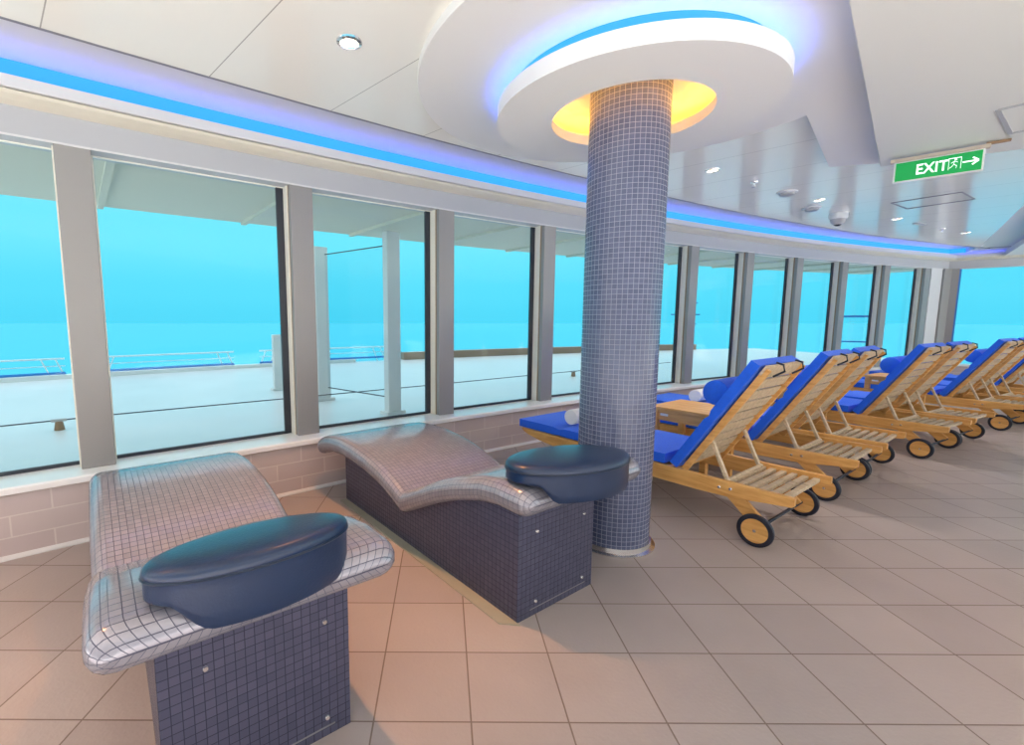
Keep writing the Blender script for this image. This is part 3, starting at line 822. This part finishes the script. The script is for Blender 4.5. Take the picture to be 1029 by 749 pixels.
# running figure in its door (plain pictogram)
b = B(); x0 = .077; y_ = -.015
for q in (((x0-.024, .024), (x0-.024, .094)), ((x0-.026, .094), (x0+.030, .094)), ((x0+.030, .096), (x0+.030, .024))): b.bar((q[0][0], y_, q[0][1]), (q[1][0], y_, q[1][1]), .002, .004, (0, 1, 0) if q[0][0] == q[1][0] else (0, 0, 1))
for q in (((x0+.002, .078), (x0-.002, .055)), ((x0-.002, .055), (x0+.012, .045)), ((x0+.012, .045), (x0+.010, .030)), ((x0-.002, .055), (x0-.010, .042)), ((x0-.010, .042), (x0-.020, .034)), ((x0+.002, .074), (x0+.016, .066)), ((x0+.0, .074), (x0-.014, .064))):
    b.bar((q[0][0], y_, q[0][1]), (q[1][0], y_, q[1][1]), .002, .006, (.01, 1, 0))
b.box((x0+.006, y_, .085), (.010, .002, .010)); b.build('running_figure', M['signwhite'], e)
b = B(); xa = .114
b.bar((xa, y_, .06), (xa+.065, y_, .06), .002, .008).bar((xa+.068, y_, .06), (xa+.042, y_, .082), .002, .008).bar((xa+.068, y_, .06), (xa+.042, y_, .038), .002, .008)
b.build('arrow', M['signwhite'], e)

# ------------------------------------------------------------------ outside
deckm = plain('wet pale deck', (.66, .70, .72, 1), .3, noise=.10, nscale=1.2, bump=.05, bscale=3)
def ring(name, prof, mat, k0=-10, k1=15, step=.5):
    rows = [[arc(k0+i*step, d, z) for i in range(int((k1-k0)/step)+1)] for d, z in prof]
    n = len(rows[0]); m = len(rows); vs = [p for r in rows for p in r]; fs = []
    for j in range(m):
        k = (j+1) % m; fs += [(j*n+i, k*n+i, k*n+i+1, j*n+i+1) for i in range(n-1)]
    fs += [tuple(j*n for j in range(m)), tuple(j*n+n-1 for j in range(m-1, -1, -1))]
    o = mesh(name, vs, fs, mat); bm = bmesh.new(); bm.from_mesh(o.data); bmesh.ops.recalc_face_normals(bm, faces=bm.faces); bm.to_mesh(o.data); bm.free(); return o
struct(ring('deck', [(-.2, -.02), (-9.3, -.02), (-9.3, -.4), (-.2, -.4)], deckm))
struct(ring('deck_kerb', [(-9.1, -.02), (-9.1, .06), (-9.3, .06), (-9.3, -.02)], M['deckpost'], -10, 4))
struct(ring('roof_overhang', [(-.2, 2.28), (-2.55, 2.33), (-2.62, 2.38), (-2.62, 2.7), (-.2, 2.7)], M['overhang'], -6, 12))
ob = B()
for k in range(-4, 12):
    a_ = arc(k+.1, -.25, 2.275); b_ = arc(k+.1, -2.5, 2.32); ob.bar(a_, b_, .05, .05)
struct(ob.build('roof_beams', M['overhang']))
# low rail along the deck edge, left half white, right half teak capped
def rail(k0, k1, d, label):
    e = empty('deck_railing', tuple(arc((k0+k1)/2, d, 0))); tag(e, label, 'railing', 'white railings along the deck edge')
    O = Vector(e.location); P = lambda k, z: arc(k, d, z)-O
    ks = [k0+(k1-k0)*i/8 for i in range(9)]
    B().tube([P(k, .40) for k in ks], .018, 8).build('top_rail', M['deckrail'], e)
    B().tube([P(k, .25) for k in ks], .010, 6).build('middle_rail', M['deckrail'], e)
    B().tube([P(k, .10) for k in ks], .03, 6).build('bottom_rail', M['bluerail'], e)
    for k in (k0, k0+.15, k1-.15, k1): B().tube([P(k, -.015), P(k+(.1 if k < (k0+k1)/2 else -.1), .40)], .014, 8).build('stanchion', M['deckrail'], e)
    return e
rail(-9.8, -4.0, -9.15, 'white deck railing seen through the leftmost window')
rail(-3.3, -.25, -9.15, 'white deck railing seen through the second window from the left')
rail(.05, 1.9, -9.15, 'white deck railing seen through the third window between the tall posts')
rail(2.3, 4.6, -9.15, 'white deck railing seen through the fourth window from the left')
struct(ring('deck_caprail', [(-9.1, -.02), (-9.1, .20), (-9.35, .20), (-9.35, -.02)], M['woodrail'], 5, 13))
for d in (-4.5, -6.2):
    pass
# wind screen posts and panes
def outpost(p, h, w, label, dep=None):
    e = empty('deck_post', (p[0], p[1], -.02), rad(38)); tag(e, label, 'post', 'steel posts on the outside deck')
    B().box((0, 0, h/2), (w, dep or w*.6, h)).build('column', M['deckpost'], e, .006)
    B().box((0, 0, .02), (w*1.5, (dep or w*.6)*1.6, .04)).build('base_plate', M['deckpost'], e)
    return e
outpost((-1.80, 7.07), 2.30, .20, 'tall pale steel post on the deck, left end of the glass wind screen')
outpost((-.63, 6.07), 2.36, .19, 'tall pale steel post on the deck, right end of the glass wind screen')
outpost((-2.84, 8.09), .97, .16, 'short pale steel post on the deck behind the second window')
e = empty('wind_screen', (-1.80, 7.07, 0)); tag(e, 'clear glass wind screen standing between two tall posts on the deck', 'glass screen')
d_ = Vector((-.63+1.80, 6.07-7.07, 0))
B().bar(d_*.09+Vector((0, 0, 1.17)), d_*.91+Vector((0, 0, 1.17)), .012, 1.95).build('pane', M['glass'], e)
B().bar(d_*.09+Vector((0, 0, 2.16)), d_*.91+Vector((0, 0, 2.16)), .02, .012).bar(d_*.09+Vector((0, 0, .19)), d_*.91+Vector((0, 0, .19)), .02, .012).build('edge_rails', M['cable'], e)
# cable along the deck on low stubs
cb = B(); cb.tube([(-6.9, 2.9, .09), (-4.69, 4.85, .09), (-3.88, 5.48, .09), (-2.22, 6.57, .09), (-.27, 7.86, .09), (1.75, 9.28, .09), (6, 12.1, .09)], .008, 6)
o = cb.build('safety_cable', M['cable']); tag(o, 'thin dark cable stretched low across the outside deck', 'cable')
def stub(p, label, first=None):
    if first: return dup(first, (p[0], p[1], -.02), rad(38), label, 'low stubs carrying the deck cable')
    e = empty('cable_stub', (p[0], p[1], -.02), rad(38)); tag(e, label, 'cable support', 'low stubs carrying the deck cable')
    B().box((0, 0, .11), (.14, .05, .03)).build('head', M['greyplastic'], e, .004)
    B().tube([(0, 0, 0), (0, 0, .10)], [.05, .035], 12).build('foot', M['copper'], e)
    return e
st_ = stub((-4.30, 5.15), 'low stub holding the cable outside the leftmost window')
stub((2.88, 10.03), 'low stub holding the cable, seen just left of the column', st_)
# blue hoop rail and small mast beyond the far windows
g = CO+Vector((1.2, 3.2, -.02)); 
e = empty('hoop_rail', (g.x, g.y, -.02)); tag(e, 'blue tubular hoop rail outside the far right window', 'handrail')
R_ = Matrix.Rotation(rad(-41), 3, 'Z')
B().tube([R_ @ Vector(q) for q in ((-.5, 0, 0), (-.5, 0, 1.20), (-.45, 0, 1.30), (.45, 0, 1.30), (.5, 0, 1.20), (.5, 0, 0))], .03, 10).build('hoop', M['bluerail'], e)
B().tube([R_ @ Vector(q) for q in ((-.5, 0, .65), (.5, 0, .65))], .02, 8).build('crossbar', M['bluerail'], e)
g = arc(9.2, -4.2, -.02)
e = empty('signal_mast', tuple(g)); tag(e, 'blue deck mast with short arms outside the far windows', 'mast')
B().tube([(0, 0, 0), (0, 0, 1.75)], .035, 10).build('pole', M['bluerail'], e)
for z_, l_ in ((1.65, .35), (1.35, .5), (1.1, .3)): B().bar((-l_, 0, z_), (l_*.5, 0, z_), .03, .03).build('arm', M['bluerail'], e)

sea = plain('cyan sea', (.006, .090, .125, 1), .7, bump=.2, bscale=.4, spec=.1)
struct(B().box((0, 900, -22), (4000, 2400, .5)).build('sea', sea))

# ------------------------------------------------------------------ light
w = bpy.data.worlds.new('sky'); S.world = w; w.use_nodes = True; nt = w.node_tree; N = nt.nodes; L = nt.links
bg = N['Background']; tc = N.new('ShaderNodeTexCoord'); sx = N.new('ShaderNodeSeparateXYZ'); L.new(tc.outputs['Generated'], sx.inputs[0])
cr = N.new('ShaderNodeValToRGB'); cr.color_ramp.interpolation = 'EASE'
els = cr.color_ramp.elements
els[0].position = 0; els[0].color = (.075, .60, .80, 1)
els[1].position = 1; els[1].color = (1.35, 1.40, 1.45, 1)
for p_, c_ in ((.05, (.09, .63, .82, 1)), (.15, (.15, .70, .85, 1)), (.27, (.22, .76, .88, 1)), (.50, (1.1, 1.2, 1.3, 1))):
    q_ = els.new(p_); q_.color = c_
L.new(sx.outputs['Z'], cr.inputs['Fac'])
# towards the sun's side (behind the camera) the sky turns to a bright milky white
mr = N.new('ShaderNodeMapRange'); mr.inputs['From Min'].default_value = -.05; mr.inputs['From Max'].default_value = -.45
L.new(sx.outputs['Y'], mr.inputs['Value'])
mx = N.new('ShaderNodeMix'); mx.data_type = 'RGBA'; mx.inputs['B'].default_value = (.9, .9, .9, 1)
L.new(mr.outputs['Result'], mx.inputs['Factor']); L.new(cr.outputs['Color'], mx.inputs['A'])
L.new(mx.outputs['Result'], bg.inputs['Color']); bg.inputs['Strength'].default_value = 1.0
sd = bpy.data.lights.new('sun', 'SUN'); sd.energy = 20.5; sd.angle = rad(1); sd.color = (1, .99, .97)
so = bpy.data.objects.new('sun', sd); C.objects.link(so); so.rotation_euler = (rad(30), 0, rad(8))

S.view_settings.view_transform = 'Standard'
try: S.view_settings.look = 'None'
except Exception: pass
S.view_settings.exposure = 0.35; S.view_settings.gamma = 1; S.view_settings.use_curve_mapping = False
S.cycles.use_denoising = True
S.cycles.max_bounces = 8; S.cycles.transparent_max_bounces = 16
S.cycles.sample_clamp_indirect = 6
M['ledblue'].node_tree.nodes['Principled BSDF'].inputs['Emission Strength'].default_value = 7
